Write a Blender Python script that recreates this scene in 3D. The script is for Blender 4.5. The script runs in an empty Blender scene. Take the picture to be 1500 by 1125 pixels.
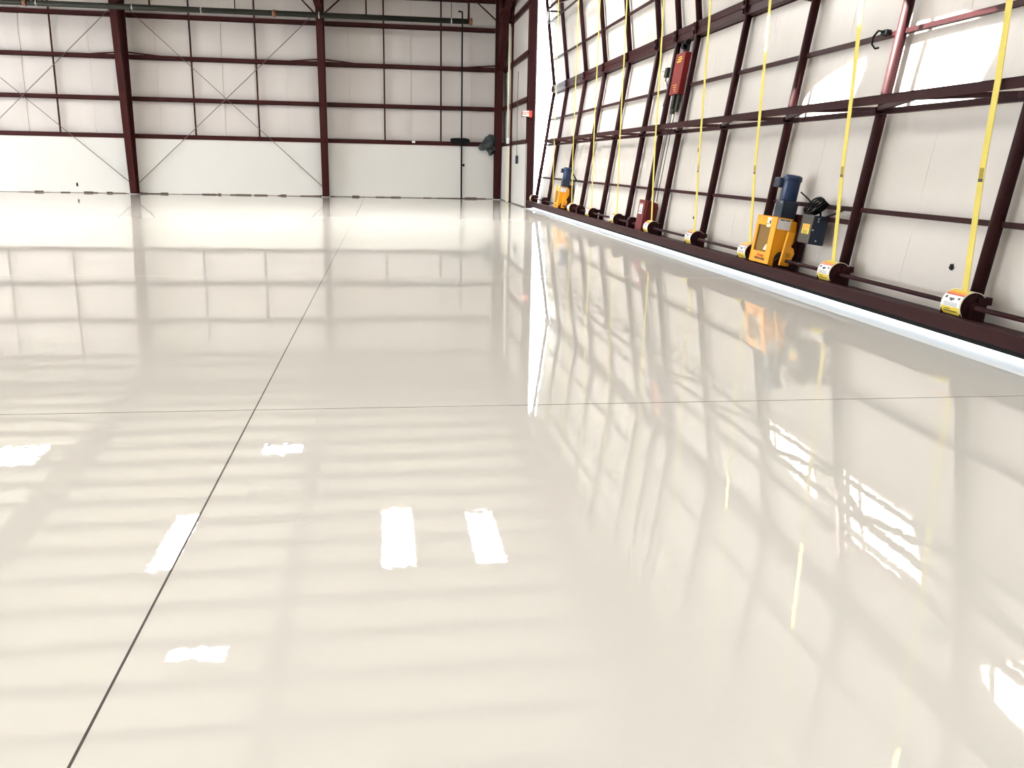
import bpy, bmesh, math, random
from mathutils import Vector, Matrix
from mathutils.geometry import tessellate_polygon
random.seed(7)
PI = math.pi
scn = bpy.context.scene
COL = scn.collection
V = Vector

# ------------------------------------------------------------------ materials
def mat(name, col, rough=0.5, metal=0.0, spec=0.5, bump=None, var=None, emit=None, coat=0.0):
    m = bpy.data.materials.new(name); m.use_nodes = True
    nt = m.node_tree; b = nt.nodes['Principled BSDF']
    b.inputs['Base Color'].default_value = (*col, 1)
    b.inputs['Roughness'].default_value = rough
    b.inputs['Metallic'].default_value = metal
    b.inputs['Specular IOR Level'].default_value = spec
    b.inputs['Coat Weight'].default_value = coat
    tc = nt.nodes.new('ShaderNodeTexCoord')
    if var:                               # (scale, amount, stretch xyz)
        mp = nt.nodes.new('ShaderNodeMapping'); mp.inputs['Scale'].default_value = var[2]
        n = nt.nodes.new('ShaderNodeTexNoise'); n.inputs['Scale'].default_value = var[0]; n.inputs['Detail'].default_value = 4
        mx = nt.nodes.new('ShaderNodeMix'); mx.data_type = 'RGBA'
        mx.inputs['A'].default_value = (*[c*(1-var[1]) for c in col], 1)
        mx.inputs['B'].default_value = (*[min(1, c*(1+var[1])) for c in col], 1)
        nt.links.new(tc.outputs['Object'], mp.inputs['Vector']); nt.links.new(mp.outputs[0], n.inputs['Vector'])
        nt.links.new(n.outputs['Fac'], mx.inputs['Factor']); nt.links.new(mx.outputs['Result'], b.inputs['Base Color'])
    if bump:                              # list of (scale, strength, distance, stretch)
        prev = None
        for sc, st, di, stx in bump:
            mp = nt.nodes.new('ShaderNodeMapping'); mp.inputs['Scale'].default_value = stx
            n = nt.nodes.new('ShaderNodeTexNoise'); n.inputs['Scale'].default_value = sc; n.inputs['Detail'].default_value = 2
            bp = nt.nodes.new('ShaderNodeBump'); bp.inputs['Strength'].default_value = st; bp.inputs['Distance'].default_value = di
            nt.links.new(tc.outputs['Object'], mp.inputs['Vector']); nt.links.new(mp.outputs[0], n.inputs['Vector'])
            nt.links.new(n.outputs['Fac'], bp.inputs['Height'])
            if prev: nt.links.new(prev.outputs[0], bp.inputs['Normal'])
            prev = bp
        nt.links.new(prev.outputs[0], b.inputs['Normal'])
    if emit:
        b.inputs['Emission Color'].default_value = (*emit[0], 1); b.inputs['Emission Strength'].default_value = emit[1]
    return m

ONE = (1, 1, 1)
M = {}
M['floor'] = mat('epoxy_floor', (.88, .862, .805), .012, var=(.35, .015, ONE))
def ripple(m, waves):                     # orange-peel of a rolled epoxy coat: tiny tilts of the surface normal
    nt = m.node_tree; b = nt.nodes['Principled BSDF']; b.inputs['IOR'].default_value = 1.8
    tc = nt.nodes.new('ShaderNodeTexCoord'); ge = nt.nodes.new('ShaderNodeNewGeometry'); cur = ge.outputs['Normal']
    for sc, k in waves:
        n = nt.nodes.new('ShaderNodeTexNoise'); n.inputs['Scale'].default_value = sc; n.inputs['Detail'].default_value = 1
        su = nt.nodes.new('ShaderNodeVectorMath'); su.operation = 'SUBTRACT'; su.inputs[1].default_value = (.5, .5, .5)
        ml = nt.nodes.new('ShaderNodeVectorMath'); ml.operation = 'MULTIPLY'; ml.inputs[1].default_value = (k, k, 0)
        ad = nt.nodes.new('ShaderNodeVectorMath'); ad.operation = 'ADD'
        nt.links.new(tc.outputs['Object'], n.inputs['Vector']); nt.links.new(n.outputs['Color'], su.inputs[0]); nt.links.new(su.outputs[0], ml.inputs[0])
        nt.links.new(ml.outputs[0], ad.inputs[0]); nt.links.new(cur, ad.inputs[1]); cur = ad.outputs[0]
    no = nt.nodes.new('ShaderNodeVectorMath'); no.operation = 'NORMALIZE'
    nt.links.new(cur, no.inputs[0]); nt.links.new(no.outputs[0], b.inputs['Normal'])
ripple(M['floor'], [(32, .008), (1.3, .0025)])
M['joint'] = mat('joint_dark', (.05, .045, .035), .6, var=(9, .7, ONE))
M['joint_pale'] = mat('joint_pale', (.86, .84, .78), .2)
M['maroon'] = mat('maroon_steel', (.031, .0050, .0047), .5, spec=.12, var=(3, .25, ONE))
M['maroon_door'] = mat('maroon_door_steel', (.027, .0062, .0074), .5, spec=.12, var=(4, .25, ONE))
M['vinyl'] = mat('vinyl_insulation', (.60, .56, .52), .38, spec=.5,
                 bump=[(1.6, .55, .07, (1, 1, .4)), (7, .45, .02, (1, 1, .2))], var=(1.2, .05, (1, 1, .4)))
M['vinyl_back'] = mat('vinyl_back_wall', (.525, .49, .468), .5, spec=.3,
                 bump=[(1.6, .3, .05, (1, 1, .5)), (6, .2, .015, (1, 1, .2))], var=(.8, .06, (1, 1, .3)))
M['liner'] = mat('painted_liner', (.58, .57, .545), .5, spec=.3, var=(.6, .03, ONE))
M['ceil'] = mat('roof_vinyl', (.70, .66, .60), .5, spec=.3, var=(.7, .05, ONE))
M['stain'] = mat('rust_stain', (.07, .042, .03), .8, var=(3, .8, (1, 1, .2)))
M['pipe'] = mat('grey_green_pipe', (.017, .0175, .013), .55, spec=.2)
M['black'] = mat('black_rubber', (.006, .006, .007), .7, spec=.12)
M['yellow_strap'] = mat('yellow_webbing', (.64, .53, .11), .65, bump=[(160, .2, .002, ONE)], var=(6, .14, ONE))
M['yellow'] = mat('orange_yellow_paint', (.86, .36, .012), .38)
M['slot'] = mat('dark_yellow_slot_mesh', (.20, .105, .012), .6)  # darker yellow-brown than the cover
M['smudge'] = mat('grease_smudge', (.30, .22, .04), .7, var=(30, .5, ONE))
M['blue'] = mat('blue_motor', (.010, .024, .072), .35, spec=.35)
M['slate'] = mat('slate_paint', (.017, .026, .045), .45, spec=.35)
M['greyband'] = mat('grey_brown_enclosure', (.048, .041, .032), .55)
M['red'] = mat('dark_red_paint', (.115, .010, .012), .5, spec=.3)
M['ruby'] = mat('red_box_paint', (.17, .010, .010), .5, spec=.3)
M['label_white'] = mat('label_white', (.82, .83, .84), .45)
M['label_cream'] = mat('label_cream', (.82, .78, .62), .4)
M['label_yellow'] = mat('label_yellow', (.74, .58, .06), .4)
M['label_red'] = mat('label_red', (.55, .06, .03), .45)
M['label_ink'] = mat('label_ink', (.02, .02, .025), .5)
M['label_orange'] = mat('label_orange', (.85, .33, .06), .45)
M['steel'] = mat('bright_steel', (.55, .55, .56), .3, .9)
M['cable'] = mat('brace_cable', (.12, .10, .09), .5, .4)
M['tarp'] = mat('grey_tarp', (.045, .052, .054), .9, spec=.1, bump=[(9, 1.0, .08, ONE)], var=(9, .5, ONE))
M['cream'] = mat('cream_conduit', (.70, .65, .50), .5)
M['brass'] = mat('rust_orange', (.15, .055, .02), .6)
M['concrete'] = mat('pale_concrete', (.78, .77, .74), .8, var=(.5, .08, ONE))
M['lamp'] = mat('lamp_diffuser', (.9, .9, .9), .4, emit=((1, .975, .94), 44.0))
M['lamp_far'] = mat('lamp_diffuser_far', (.9, .9, .9), .4, emit=((1, .975, .94), 17.0))
M['lamp_fill'] = mat('added_fill_diffuser', (.9, .9, .9), .4, emit=((1, .975, .94), 6.5))  # weaker glow for the added fill lamps behind the viewpoint
M['lampbody'] = mat('lamp_housing', (.7, .7, .7), .5)
M['frame_white'] = mat('white_gypsum', (.74, .71, .66), .6)

# ------------------------------------------------------------------ mesh builder
class MB:
    def __init__(s): s.bm = bmesh.new(); s.mats = []
    def mi(s, m):
        if m is None: return 0
        if m not in s.mats: s.mats.append(m)
        return s.mats.index(m)
    def faces(s, fs, m):
        i = s.mi(m)
        for f in fs: f.material_index = i
    def hexa(s, p, m=None):               # 8 points: bottom 4, top 4
        v = [s.bm.verts.new(q) for q in p]
        fs = [s.bm.faces.new([v[i] for i in q]) for q in ((3,2,1,0),(4,5,6,7),(0,1,5,4),(1,2,6,5),(2,3,7,6),(3,0,4,7))]
        s.faces(fs, m); return fs
    def box(s, x0, x1, y0, y1, z0, z1, m=None):
        return s.hexa([(x0,y0,z0),(x1,y0,z0),(x1,y1,z0),(x0,y1,z0),(x0,y0,z1),(x1,y0,z1),(x1,y1,z1),(x0,y1,z1)], m)
    def bar(s, p, q, w, h, up=(0,0,1), m=None):   # rectangular bar between points
        p, q = V(p), V(q); d = (q-p).normalized(); u = V(up); u = (u - d*u.dot(d)).normalized(); r = d.cross(u)
        P = []
        for c in (p, q):
            P.append([c-r*w/2-u*h/2, c+r*w/2-u*h/2, c+r*w/2+u*h/2, c-r*w/2+u*h/2])
        return s.hexa(P[0]+P[1], m)
    def tube(s, pts, r, seg=12, m=None, cap=True, radii=None):
        pts = [V(p) for p in pts]; rings = []; fs = []
        d0 = (pts[1]-pts[0]).normalized()
        u = d0.orthogonal().normalized()
        for i, p in enumerate(pts):
            d = ((pts[min(i+1, len(pts)-1)] - pts[max(i-1, 0)])).normalized()
            u = (u - d*u.dot(d)).normalized(); w = d.cross(u); rr = radii[i] if radii else r
            rings.append([s.bm.verts.new(p + (u*math.cos(a)+w*math.sin(a))*rr) for a in [2*PI*k/seg for k in range(seg)]])
        for a, b in zip(rings, rings[1:]):
            for k in range(seg):
                f = s.bm.faces.new((a[k], a[(k+1)%seg], b[(k+1)%seg], b[k])); f.smooth = True; fs.append(f)
        if cap: fs.append(s.bm.faces.new(rings[0][::-1])); fs.append(s.bm.faces.new(rings[-1]))
        s.faces(fs, m); return fs
    def prism(s, poly, d, m=None):        # poly: 3D points, d: extrusion vector
        d = V(d); a = [s.bm.verts.new(V(p)) for p in poly]; b = [s.bm.verts.new(V(p)+d) for p in poly]; n = len(a)
        fs = [s.bm.faces.new(a[::-1]), s.bm.faces.new(b)]
        for k in range(n): fs.append(s.bm.faces.new((a[k], a[(k+1)%n], b[(k+1)%n], b[k])))
        s.faces(fs, m); return fs
    def ribbon(s, left, right, m=None, smooth=True):
        a = [s.bm.verts.new(V(p)) for p in left]; b = [s.bm.verts.new(V(p)) for p in right]; fs = []
        for i in range(len(a)-1):
            f = s.bm.faces.new((a[i], b[i], b[i+1], a[i+1])); f.smooth = smooth; fs.append(f)
        s.faces(fs, m); return fs
    def grid(s, fn, nu, nv, m=None):
        g = [[s.bm.verts.new(fn(i/nu, j/nv)) for j in range(nv+1)] for i in range(nu+1)]; fs = []
        for i in range(nu):
            for j in range(nv):
                f = s.bm.faces.new((g[i][j], g[i+1][j], g[i+1][j+1], g[i][j+1])); f.smooth = True; fs.append(f)
        s.faces(fs, m)
    def build(s, name, m=None, parent=None, bevel=0, solid=0):
        bmesh.ops.recalc_face_normals(s.bm, faces=s.bm.faces)
        me = bpy.data.meshes.new(name); s.bm.to_mesh(me); s.bm.free()
        if s.mats:
            for k in s.mats: me.materials.append(k)
        else: me.materials.append(m)
        o = bpy.data.objects.new(name, me); COL.objects.link(o)
        if parent: o.parent = parent
        if solid:
            md = o.modifiers.new('thick', 'SOLIDIFY'); md.thickness = solid; md.offset = 0
        if bevel:
            md = o.modifiers.new('bevel', 'BEVEL'); md.width = bevel; md.segments = 2; md.limit_method = 'ANGLE'
        return o

def tag(o, label=None, cat=None, group=None, kind=None):
    if label: o['label'] = label
    if cat: o['category'] = cat
    if group: o['group'] = group
    if kind: o['kind'] = kind
    return o
def empty(name, label, cat, loc=(0,0,0), group=None, kind='thing'):
    o = bpy.data.objects.new(name, None); o.location = loc; o.empty_display_size = .1; COL.objects.link(o)
    return tag(o, label, cat, group, kind)
def under(root):                          # re-base children built in world space
    for c in root.children:
        c.matrix_parent_inverse = Matrix.Translation(root.location).inverted()
def copy_tree(o, parent=None, dloc=None):
    c = o.copy(); COL.objects.link(c)
    if parent: c.parent = parent; c.matrix_parent_inverse = o.matrix_parent_inverse.copy()
    if dloc is not None: c.location = o.location + V(dloc)
    for ch in list(o.children): copy_tree(ch, c)
    return c
def text(s, size, m, name, parent, mtx, shear=0, bold=0):
    cu = bpy.data.curves.new(name, 'FONT'); cu.body = s; cu.size = size; cu.extrude = .0008; cu.shear = shear; cu.offset = bold
    cu.align_x = 'CENTER'; cu.align_y = 'CENTER'
    tmp = bpy.data.objects.new('tmp', cu); COL.objects.link(tmp)
    dg = bpy.context.evaluated_depsgraph_get(); me = bpy.data.meshes.new_from_object(tmp.evaluated_get(dg))
    bpy.data.objects.remove(tmp); me.name = name; me.transform(mtx); me.materials.clear(); me.materials.append(m)
    o = bpy.data.objects.new(name, me); COL.objects.link(o); o.parent = parent
    return o

# ------------------------------------------------------------------ dimensions
D = 37.02                                  # inner face of back wall liner
XR = 4.78                                  # inner face of right wall
XL, YF = -33.0, -14.0
YJ = 29.95                                 # far door jamb
LZ = .384
def lx(z): return 5.13 + (5.633-5.13)/(3.865-LZ)*(z-LZ)
NL = V((.98972, 0, -.1430)).normalized()
def LW(y, z, off=0): return V((lx(z), y, z)) + NL*off          # lower leaf: plane through post axes
def uxx(z): return 5.633 + (5.287-5.633)/(6.638-3.865)*(z-3.865)
NU = V((.9923, 0, .1238)).normalized()
def UW(y, z, off=0): return V((uxx(z), y, z)) + NU*off
UL = V((.1430, 0, .98972)); UY = V((0, 1, 0))
def roofz(y): return 8.05 + .06*(37.3-y)
POSTS = [29.82, 27.6, 25.1, 22.88, 20.6, 18.35, 17.12, 16.02, 13.78, 11.5, 9.24, 6.94, 4.64, 2.34, .04, -2.26]
YN = -2.6                                  # near end of the door leaves

# ------------------------------------------------------------------ setting: floor, ground, walls, roof
b = MB(); b.box(XL-.2, 4.675, YF-.2, D+.4, -.15, 0)
floor = tag(b.build('floor', M['floor']), kind='structure')
b = MB(); b.box(-.7875, -.7795, -6, D, -.002, .0008); j = b.build('control_joint', M['joint'], floor)
b = MB(); b.box(-16, 4.675, 5.131, 5.137, -.002, .0008); b.build('control_joint', M['joint'], floor)
b = MB(); b.box(-16, 4.675, 11.395, 11.405, -.002, .0008); b.build('control_joint', M['joint_pale'], floor)
b = MB(); b.box(4.675, 90, -60, 100, -.22, -.03)
tag(b.build('ground', M['concrete']), kind='structure')

# right wall: short return between corner column and door jamb, and the wall above the door
wr = MB(); wr.grid(lambda u, v: V((XR+.17 - .05*abs(math.sin(PI*4*v)), YJ+.25+(D+.3-YJ-.25)*u, 2.2+(9.0-2.2)*v)), 14, 40, M['vinyl_back'])
wr.box(XR, XR+.25, YJ+.2, D+.2, 0, 2.16, M['liner'])
wr.box(XR+.22, XR+.30, YJ+.2, D+.3, 0, 9.2, M['liner'])
wr.box(XR+.22, XR+.30, YF, YJ+.2, 7.75, 12.2, M['vinyl_back'])
wr.box(XR+.0, XR+.30, YF, YN-.2, 0, 7.8, M['vinyl_back'])
wr.box(XR+.22, XR+.66, YF, YJ+.2, 7.46, 7.80, M['vinyl_back'])
tag(wr.build('wall_right'), kind='structure')
# back wall
wb = MB()
GZ = [2.18, 3.60, 5.12, 6.62, 7.75]
def bulge(z):
    for a, c in zip(GZ, GZ[1:]):
        if a <= z <= c: return .06*math.sin(PI*(z-a)/(c-a))
    return 0
wb.grid(lambda u, v: V((XL+(XR+.2-XL)*u, D+.20-bulge(2.1+(8.1-2.1)*v)+.008*math.sin(u*260), 2.1+(8.1-2.1)*v)), 260, 48, M['vinyl_back'])
wb.box(XL, XR+.1, D, D+.24, 0, 2.14, M['liner'])
wb.box(XL, XR+.3, D+.22, D+.30, 0, 9, M['liner'])
x = -18.4
while x < 4.4:
    for za, zb in zip(GZ, GZ[1:]):
        wb.tube([V((x, D+.195-.055*math.sin(PI*k/6), za+(zb-za)*k/6)) for k in range(7)], .012, 6, M['vinyl_back'])
    x += 1.22
wall_back = tag(wb.build('wall_back'), kind='structure')
# rusty joint where back wall meets floor
t = MB(); x = -18.0
while x < 4.5:
    w = random.uniform(.08, .55); h = random.choice([.012, .02, .03, .045, .06, .035, .016])
    t.box(x, min(x+w, 4.5), D-.012, D+.01, .001, h); x += w
tag(t.build('baseboard_back', M['stain']), kind='structure')
t = MB(); t.box(XR-.01, XR+.005, YJ+.3, D-.4, .001, .035); tag(t.build('baseboard_right', M['stain']), kind='structure')
# far left wall with an unseen opening added to let sky light in, and wall behind
t = MB(); t.box(XL-.2, XL, 27, D+.3, 0, 8.6); t.box(XL-.2, XL, YF, 9, 0, 12); t.box(XL-.2, XL, 9, 27, 3.4, 12)
tag(t.build('wall_left', M['vinyl_back']), kind='structure')
t = MB(); t.box(XL, XR+.3, YF-.2, YF, 0, 12); tag(t.build('wall_front', M['vinyl_back']), kind='structure')

# sun and unseen roof holes (added, outlined to cast the sun patches on the door)
SUN = V((.52, -.20, -.83)).normalized()
patches = [
 [(11.46,2.115),(11.42,2.34),(11.30,2.44),(11.03,2.55),(10.66,2.645),(10.35,2.70),(10.02,2.735),(9.97,2.65),(10.0,2.50),(10.12,2.26),(10.18,2.115)],
 [(9.47,2.115),(9.45,2.40),(9.42,2.80),(9.39,3.16),(9.26,3.10),(9.15,3.01),(8.75,2.995),(8.35,2.99),(8.15,2.94),(8.05,2.86),(7.95,2.84),(7.72,2.82),(7.67,2.66),(7.70,2.52),(7.80,2.30),(7.87,2.115)],
 [(6.75,3.20),(6.55,3.40),(6.10,3.45),(5.70,3.10),(5.60,2.60),(5.85,2.50),(6.2,2.80)]]
def to_roof(y, z):
    p = LW(y, z, .08)
    # roofz(Y) = Z along p - SUN*t
    a = 8.05+.06*37.3
    tt = (a - .06*p.y - p.z)/(-SUN.z - .06*SUN.y)
    q = p - SUN*tt
    return V((q.x, q.y, roofz(q.y)))
holes = [[to_roof(y, z) for y, z in P] for P in patches]
rx0, rx1, ry0, ry1 = -1.5, 4.0, 4.0, 16.0
def rp(x, y): return V((x, y, roofz(y)))
c = MB()
for x0, x1, y0, y1 in ((XL-.2, rx0, YF-.2, D+.4), (rx1, XR+.3, YF-.2, D+.4), (rx0, rx1, YF-.2, ry0), (rx0, rx1, ry1, D+.4)):
    vs = [c.bm.verts.new(rp(*q)) for q in ((x0,y0),(x1,y0),(x1,y1),(x0,y1))]; c.bm.faces.new(vs)
loops = [[rp(rx0,ry0), rp(rx1,ry0), rp(rx1,ry1), rp(rx0,ry1)]] + holes
flat = [p for L in loops for p in L]
vs = [c.bm.verts.new(p) for p in flat]
for tri in tessellate_polygon([[V((p.x, p.y, 0)) for p in L] for L in loops]):
    try: c.bm.faces.new([vs[i] for i in tri])
    except ValueError: pass
ceiling = tag(c.build('ceiling', M['ceil']), kind='structure')
for k in range(16):
    y = 36.3 - 1.5*k
    p = MB(); p.box(XL, XR+.2, y-.04, y+.04, roofz(y)-.22, roofz(y)-.01); p.build('purlin', M['maroon'], ceiling)
for y in (2.6, 1.0, -1, -3, -5, -7, -9, -11):
    p = MB(); p.box(XL, XR+.2, y-.04, y+.04, roofz(y)-.22, roofz(y)-.01); p.build('purlin', M['maroon'], ceiling)

# ------------------------------------------------------------------ steel frame of the back wall
COLX = [-17.1, -9.73, -2.35, 4.63]
names = ['far left', 'left', 'middle', 'corner']
col_label = {0: 'maroon tapered steel column outside the left edge of the back wall view',
             1: 'maroon tapered steel column nearest the left edge, between two braced bays',
             2: 'maroon tapered steel column in the middle of the back wall',
             3: 'maroon corner column with flared haunch where back and right walls meet'}
for i, x in enumerate(COLX):
    r = empty('steel_column', col_label[i], 'column', (x, D, 0))
    d0, d1, zt = (.42, 1.30, 7.9) if i < 3 else (.42, .85, 5.0)
    W = .125
    def yi(z): return D - d0 - (d1-d0)*z/zt
    top = 8.0
    m = MB()                                # inner flange
    ztop = top if i < 3 else 5.0
    m.hexa([(x-W,yi(0),0),(x+W,yi(0),0),(x+W,yi(0)+.02,0),(x-W,yi(0)+.02,0),
            (x-W,yi(ztop),ztop),(x+W,yi(ztop),ztop),(x+W,yi(ztop)+.02,ztop),(x-W,yi(ztop)+.02,ztop)])
    m.build('inner_flange', M['maroon'], r)
    m = MB(); m.box(x-W, x+W, D-.03, D-.005, 0, top); m.build('outer_flange', M['maroon'], r)
    m = MB()
    m.prism([(x-.006, yi(0)+.01, 0), (x-.006, D-.01, 0), (x-.006, D-.01, top), (x-.006, yi(ztop)+.01, ztop)] if i < 3 else
            [(x-.006, yi(0)+.01, 0), (x-.006, D-.01, 0), (x-.006, D-.01, top), (x-.006, D-3.4, top), (x-.006, yi(5)+.01, 5.0)], (.012, 0, 0))
    m.build('web', M['maroon'], r)
    m = MB(); m.box(x-.16, x+.16, yi(0)-.05, D-.004, 0, .02); m.build('base_plate', M['steel'], r)
    m = MB()                                # haunch / knee flange
    if i == 3: m.bar((x, yi(5), 5.0), (x, D-3.4, 8.0), .25, .02, up=(0, -1, 1))
    else: m.bar((x, yi(7.2)-.0, 7.2), (x, yi(7.2)-.9, 8.3), .25, .02, up=(0, -1, 1))
    m.build('haunch', M['maroon'], r)
    under(r)
    # roof rafter on the same frame line
    rf = MB(); n = 14
    yA = yi(7.6)-.1
    rf.prism([(x-.006, yA, roofz(yA)-.25), (x-.006, YF+.1, roofz(YF)-.25), (x-.006, YF+.1, roofz(YF)-.95), (x-.006, yA, roofz(yA)-1.15)], (.012, 0, 0))
    rf.bar((x, yA, roofz(yA)-1.15), (x, YF+.1, roofz(YF)-.95), .25, .02); rf.bar((x, yA, roofz(yA)-.25), (x, YF+.1, roofz(YF)-.25), .25, .02)
    tag(rf.build('roof_rafter', M['maroon']), 'maroon steel roof rafter running from the %s column towards the viewer' % names[i], 'rafter', kind='thing')
# flange braces at the middle column
for i, (x, s) in enumerate([(-2.35, -1), (-2.35, 1), (4.63, -1)]):
    m = MB(); m.tube([(x+.1*s, 36.0, 6.75), (x+1.0*s, D-.1, 7.72)], .03, 8)
    lab = ['left flange brace slanting up from top of middle column', 'right flange brace slanting up from top of middle column', 'flange brace slanting up left from top of corner column'][i]
    tag(m.build('flange_brace', M['maroon']), 'maroon ' + lab, 'brace', kind='thing')
# girts, one per bay
rowname = ['lowest maroon girt', 'second lowest maroon girt', 'third lowest maroon girt', 'fourth lowest maroon girt', 'topmost maroon eave beam']
bayname = ['on the back wall, left of the left column', 'on the back wall between left and middle columns', 'on the back wall beside the corner column']
for k, z in enumerate(GZ):
    for q in range(3):
        x0, x1 = COLX[q]+.13, COLX[q+1]-.13
        m = MB(); h = .16 if k < 4 else .24
        if k == 0: m.box(x0, x1, D-.03, D+.2, 2.12, 2.15); m.box(x0, x1, D-.035, D-.015, 2.12, 2.29)
        else:
            m.box(x0, x1, D-.02, D+.0, z-h/2, z+h/2); m.box(x0, x1, D-.02, D+.2, z-h/2, z-h/2+.02)
        if k in (2,):                        # slanted girt stiffeners at the columns
            for s, xx in ((1, x0), (-1, x1)):
                m.bar((xx, D-.03, z+.16), (xx+s*1.1, D-.03, z+.06), .02, .05)
        tag(m.build('wall_girt', M['maroon']), rowname[k]+' '+bayname[q], 'girt', 'back wall girts', 'thing')
# sag rods, each one a thin steel angle between girts
for q, x, lab in [(0, -14.75, 'at the far left edge of the back wall'), (0, -12.34, 'left of the left column'), (1, -7.31, 'first right of the left column'),
                  (1, -4.88, 'first left of the middle column'), (2, .057, 'first right of the middle column'), (2, 2.32, 'second right of the middle column')]:
    m = MB(); m.box(x-.03, x+.03, D-.01, D+.03, 2.2, 7.9)
    tag(m.build('sag_rod', M['maroon']), 'thin maroon upright rod crossing the girts, '+lab, 'rod', 'sag rods', 'thing')
# cable cross bracing
def bw(px): return px
for p, q, lab in [((-17.0, 6.6), (-9.86, .40), 'falling to the foot of left column from the left'),
                  ((-16.9, .4), (-9.9, 7.0), 'rising to the top of left column from the left'),
                  ((-9.62, 6.95), (-2.48, .40), 'falling to the foot of the middle column'),
                  ((-9.60, .40), (-2.46, 7.05), 'rising from the foot of the left column to the middle column')]:
    m = MB(); m.tube([(p[0], D-.12, p[1]), (q[0], D-.12, q[1])], .013, 6)
    tag(m.build('brace_cable', M['cable']), 'thin diagonal brace cable '+lab, 'cable', 'cross bracing', 'thing')
# return wall girts
for k, z in enumerate([2.2, 3.58, 5.05, 6.6]):
    m = MB(); m.box(XR-.02, XR+.0, YJ+.2, D-.5, z-.07, z+.07); m.box(XR-.02, XR+.16, YJ+.2, D-.5, z-.07, z-.05)
    tag(m.build('wall_girt', M['maroon']), ['lowest', 'second lowest', 'third lowest', 'topmost'][k]+' maroon girt on the short right wall beside the door opening', 'girt', 'right wall girts', 'thing')
m = MB(); m.tube([(XR-.06, 33.5, 0), (XR-.06, 33.5, 7.6)], .04, 10)
tag(m.build('drain_pipe', M['maroon']), 'dark upright pipe on the short right wall from floor to roof', 'pipe', kind='thing')
m = MB(); m.box(XR-.05, XR-.001, 34.35, 34.85, 0.0, 2.1, M['cream'])
tag(m.build('corner_trim_board', bevel=.01), 'cream upright cover strip on the lower right wall beside the dark pipe', 'board', kind='thing')
r = empty('conduit', 'cream conduit ending in a white box above the cover strip', 'conduit', (XR-.05, 34.3, 2.25))
m = MB(); m.tube([(XR-.06, 34.3, 2.4), (XR-.06, 34.3, 6.5)], .045, 10); m.build('conduit_pipe', M['cream'], r)
m = MB(); m.box(XR-.12, XR-.022, 34.2, 34.42, 2.2, 2.42); m.build('junction_box', M['label_white'], r, bevel=.01)
under(r)
r = empty('pendant_switch', 'grey pendant switch hanging on a thin cord beside the door opening', 'switch', (XR-.06, 31.95, 1.46))
m = MB(); m.tube([(XR-.06, 31.95, 1.7), (XR-.06, 31.95, 4.6)], .009, 6); m.build('cord', M['cable'], r)
m = MB(); m.box(XR-.10, XR-.02, 31.86, 32.04, 1.46, 1.74); m.build('switch_box', M['slate'], r, bevel=.015)
under(r)
# jamb column
r = empty('door_jamb_column', 'maroon jamb column edging the bright door opening', 'column', (4.88, YJ, 0))
m = MB(); m.box(4.77, 5.01, YJ-.02, YJ, 0, 8.6); m.build('flange', M['maroon_door'], r)
m = MB(); m.box(4.80, 4.815, YJ, YJ+.25, 0, 8.6); m.build('web', M['maroon_door'], r)
m = MB(); m.box(4.77, 5.01, YJ+.25, YJ+.27, 0, 8.6); m.build('flange', M['maroon_door'], r); under(r)
# header beam carrying the straps
m = MB(); m.box(4.80, 5.18, YN-.4, YJ+.25, 7.42, 7.46); m.box(4.80, 4.82, YN-.4, YJ+.25, 7.25, 7.8); m.box(5.16, 5.18, YN-.4, YJ+.25, 7.25, 7.8)
tag(m.build('header_beam', M['maroon_door']), 'maroon header beam over the hangar door opening', 'beam', kind='thing')

# exit sign
r = empty('exit_sign', 'small lit exit sign with red end fixed to the door jamb', 'sign', (4.68, YJ-.16, 2.98))
m = MB(); m.box(4.565, 4.80, YJ-.12, YJ-.06, 2.99, 3.18, M['label_white']); m.box(4.80, 4.90, YJ-.12, YJ-.02, 2.97, 3.18, M['label_red']); m.build('sign_box', None, r, bevel=.006)
m = MB(); m.box(4.553, 4.562, YJ-.13, YJ-.055, 2.97, 3.195); m.box(4.553, 4.805, YJ-.13, YJ-.055, 2.97, 2.99); m.box(4.553, 4.805, YJ-.13, YJ-.055, 3.18, 3.195); bmesh.ops.remove_doubles(m.bm, verts=m.bm.verts, dist=.02); m.build('sign_frame', M['red'], r)
text('EXIT', .12, M['label_red'], 'sign_lettering', r, Matrix.Translation((4.685, YJ-.124, 3.085)) @ Matrix.Rotation(PI/2, 4, 'X'))
under(r)

# main pipe under the roof
r = empty('sprinkler_main', 'long grey green main pipe hung along the top of back wall', 'pipe', (-6, 35.5, 6.67))
m = MB(); m.tube([(-18, 35.5, 6.66), (3.34, 35.5, 6.69)], .10, 14); m.build('pipe_body', M['pipe'], r)
m = MB(); m.tube([(3.30, 35.5, 6.69), (3.42, 35.5, 6.69)], .13, 14); m.build('end_cap', M['brass'], r)
for x in (-3.95, -12.6):
    m = MB(); m.tube([(x-.06, 35.5, 6.675), (x+.06, 35.5, 6.675)], .125, 14); m.build('coupling', M['brass'], r)
for x in (-2.32, 2.62, -6.55, -8.95, -12.2):
    m = MB(); m.tube([(x-.02, 35.5, 6.68), (x+.02, 35.5, 6.68)], .115, 14); m.build('clamp', M['steel'], r)
for x, w in ((-8.35, .035), (-5.35, .02), (-.58, .03), (2.62, .012), (3.28, .04), (-12.0, .03)):
    m = MB(); m.tube([(x, 35.5, 6.75), (x, 35.5, 7.98)], w, 8); m.build('hanger_rod', M['maroon'], r)
under(r)
r = empty('standpipe', 'dark upright drain pipe on back wall with small tap', 'pipe', (3.165, D-.07, 0))
m = MB(); m.tube([(3.165, D-.07, 0), (3.165, D-.07, 6.9), (3.165, D-.07, 7.25)], .032, 10); m.build('pipe_run', M['black'], r)
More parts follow.
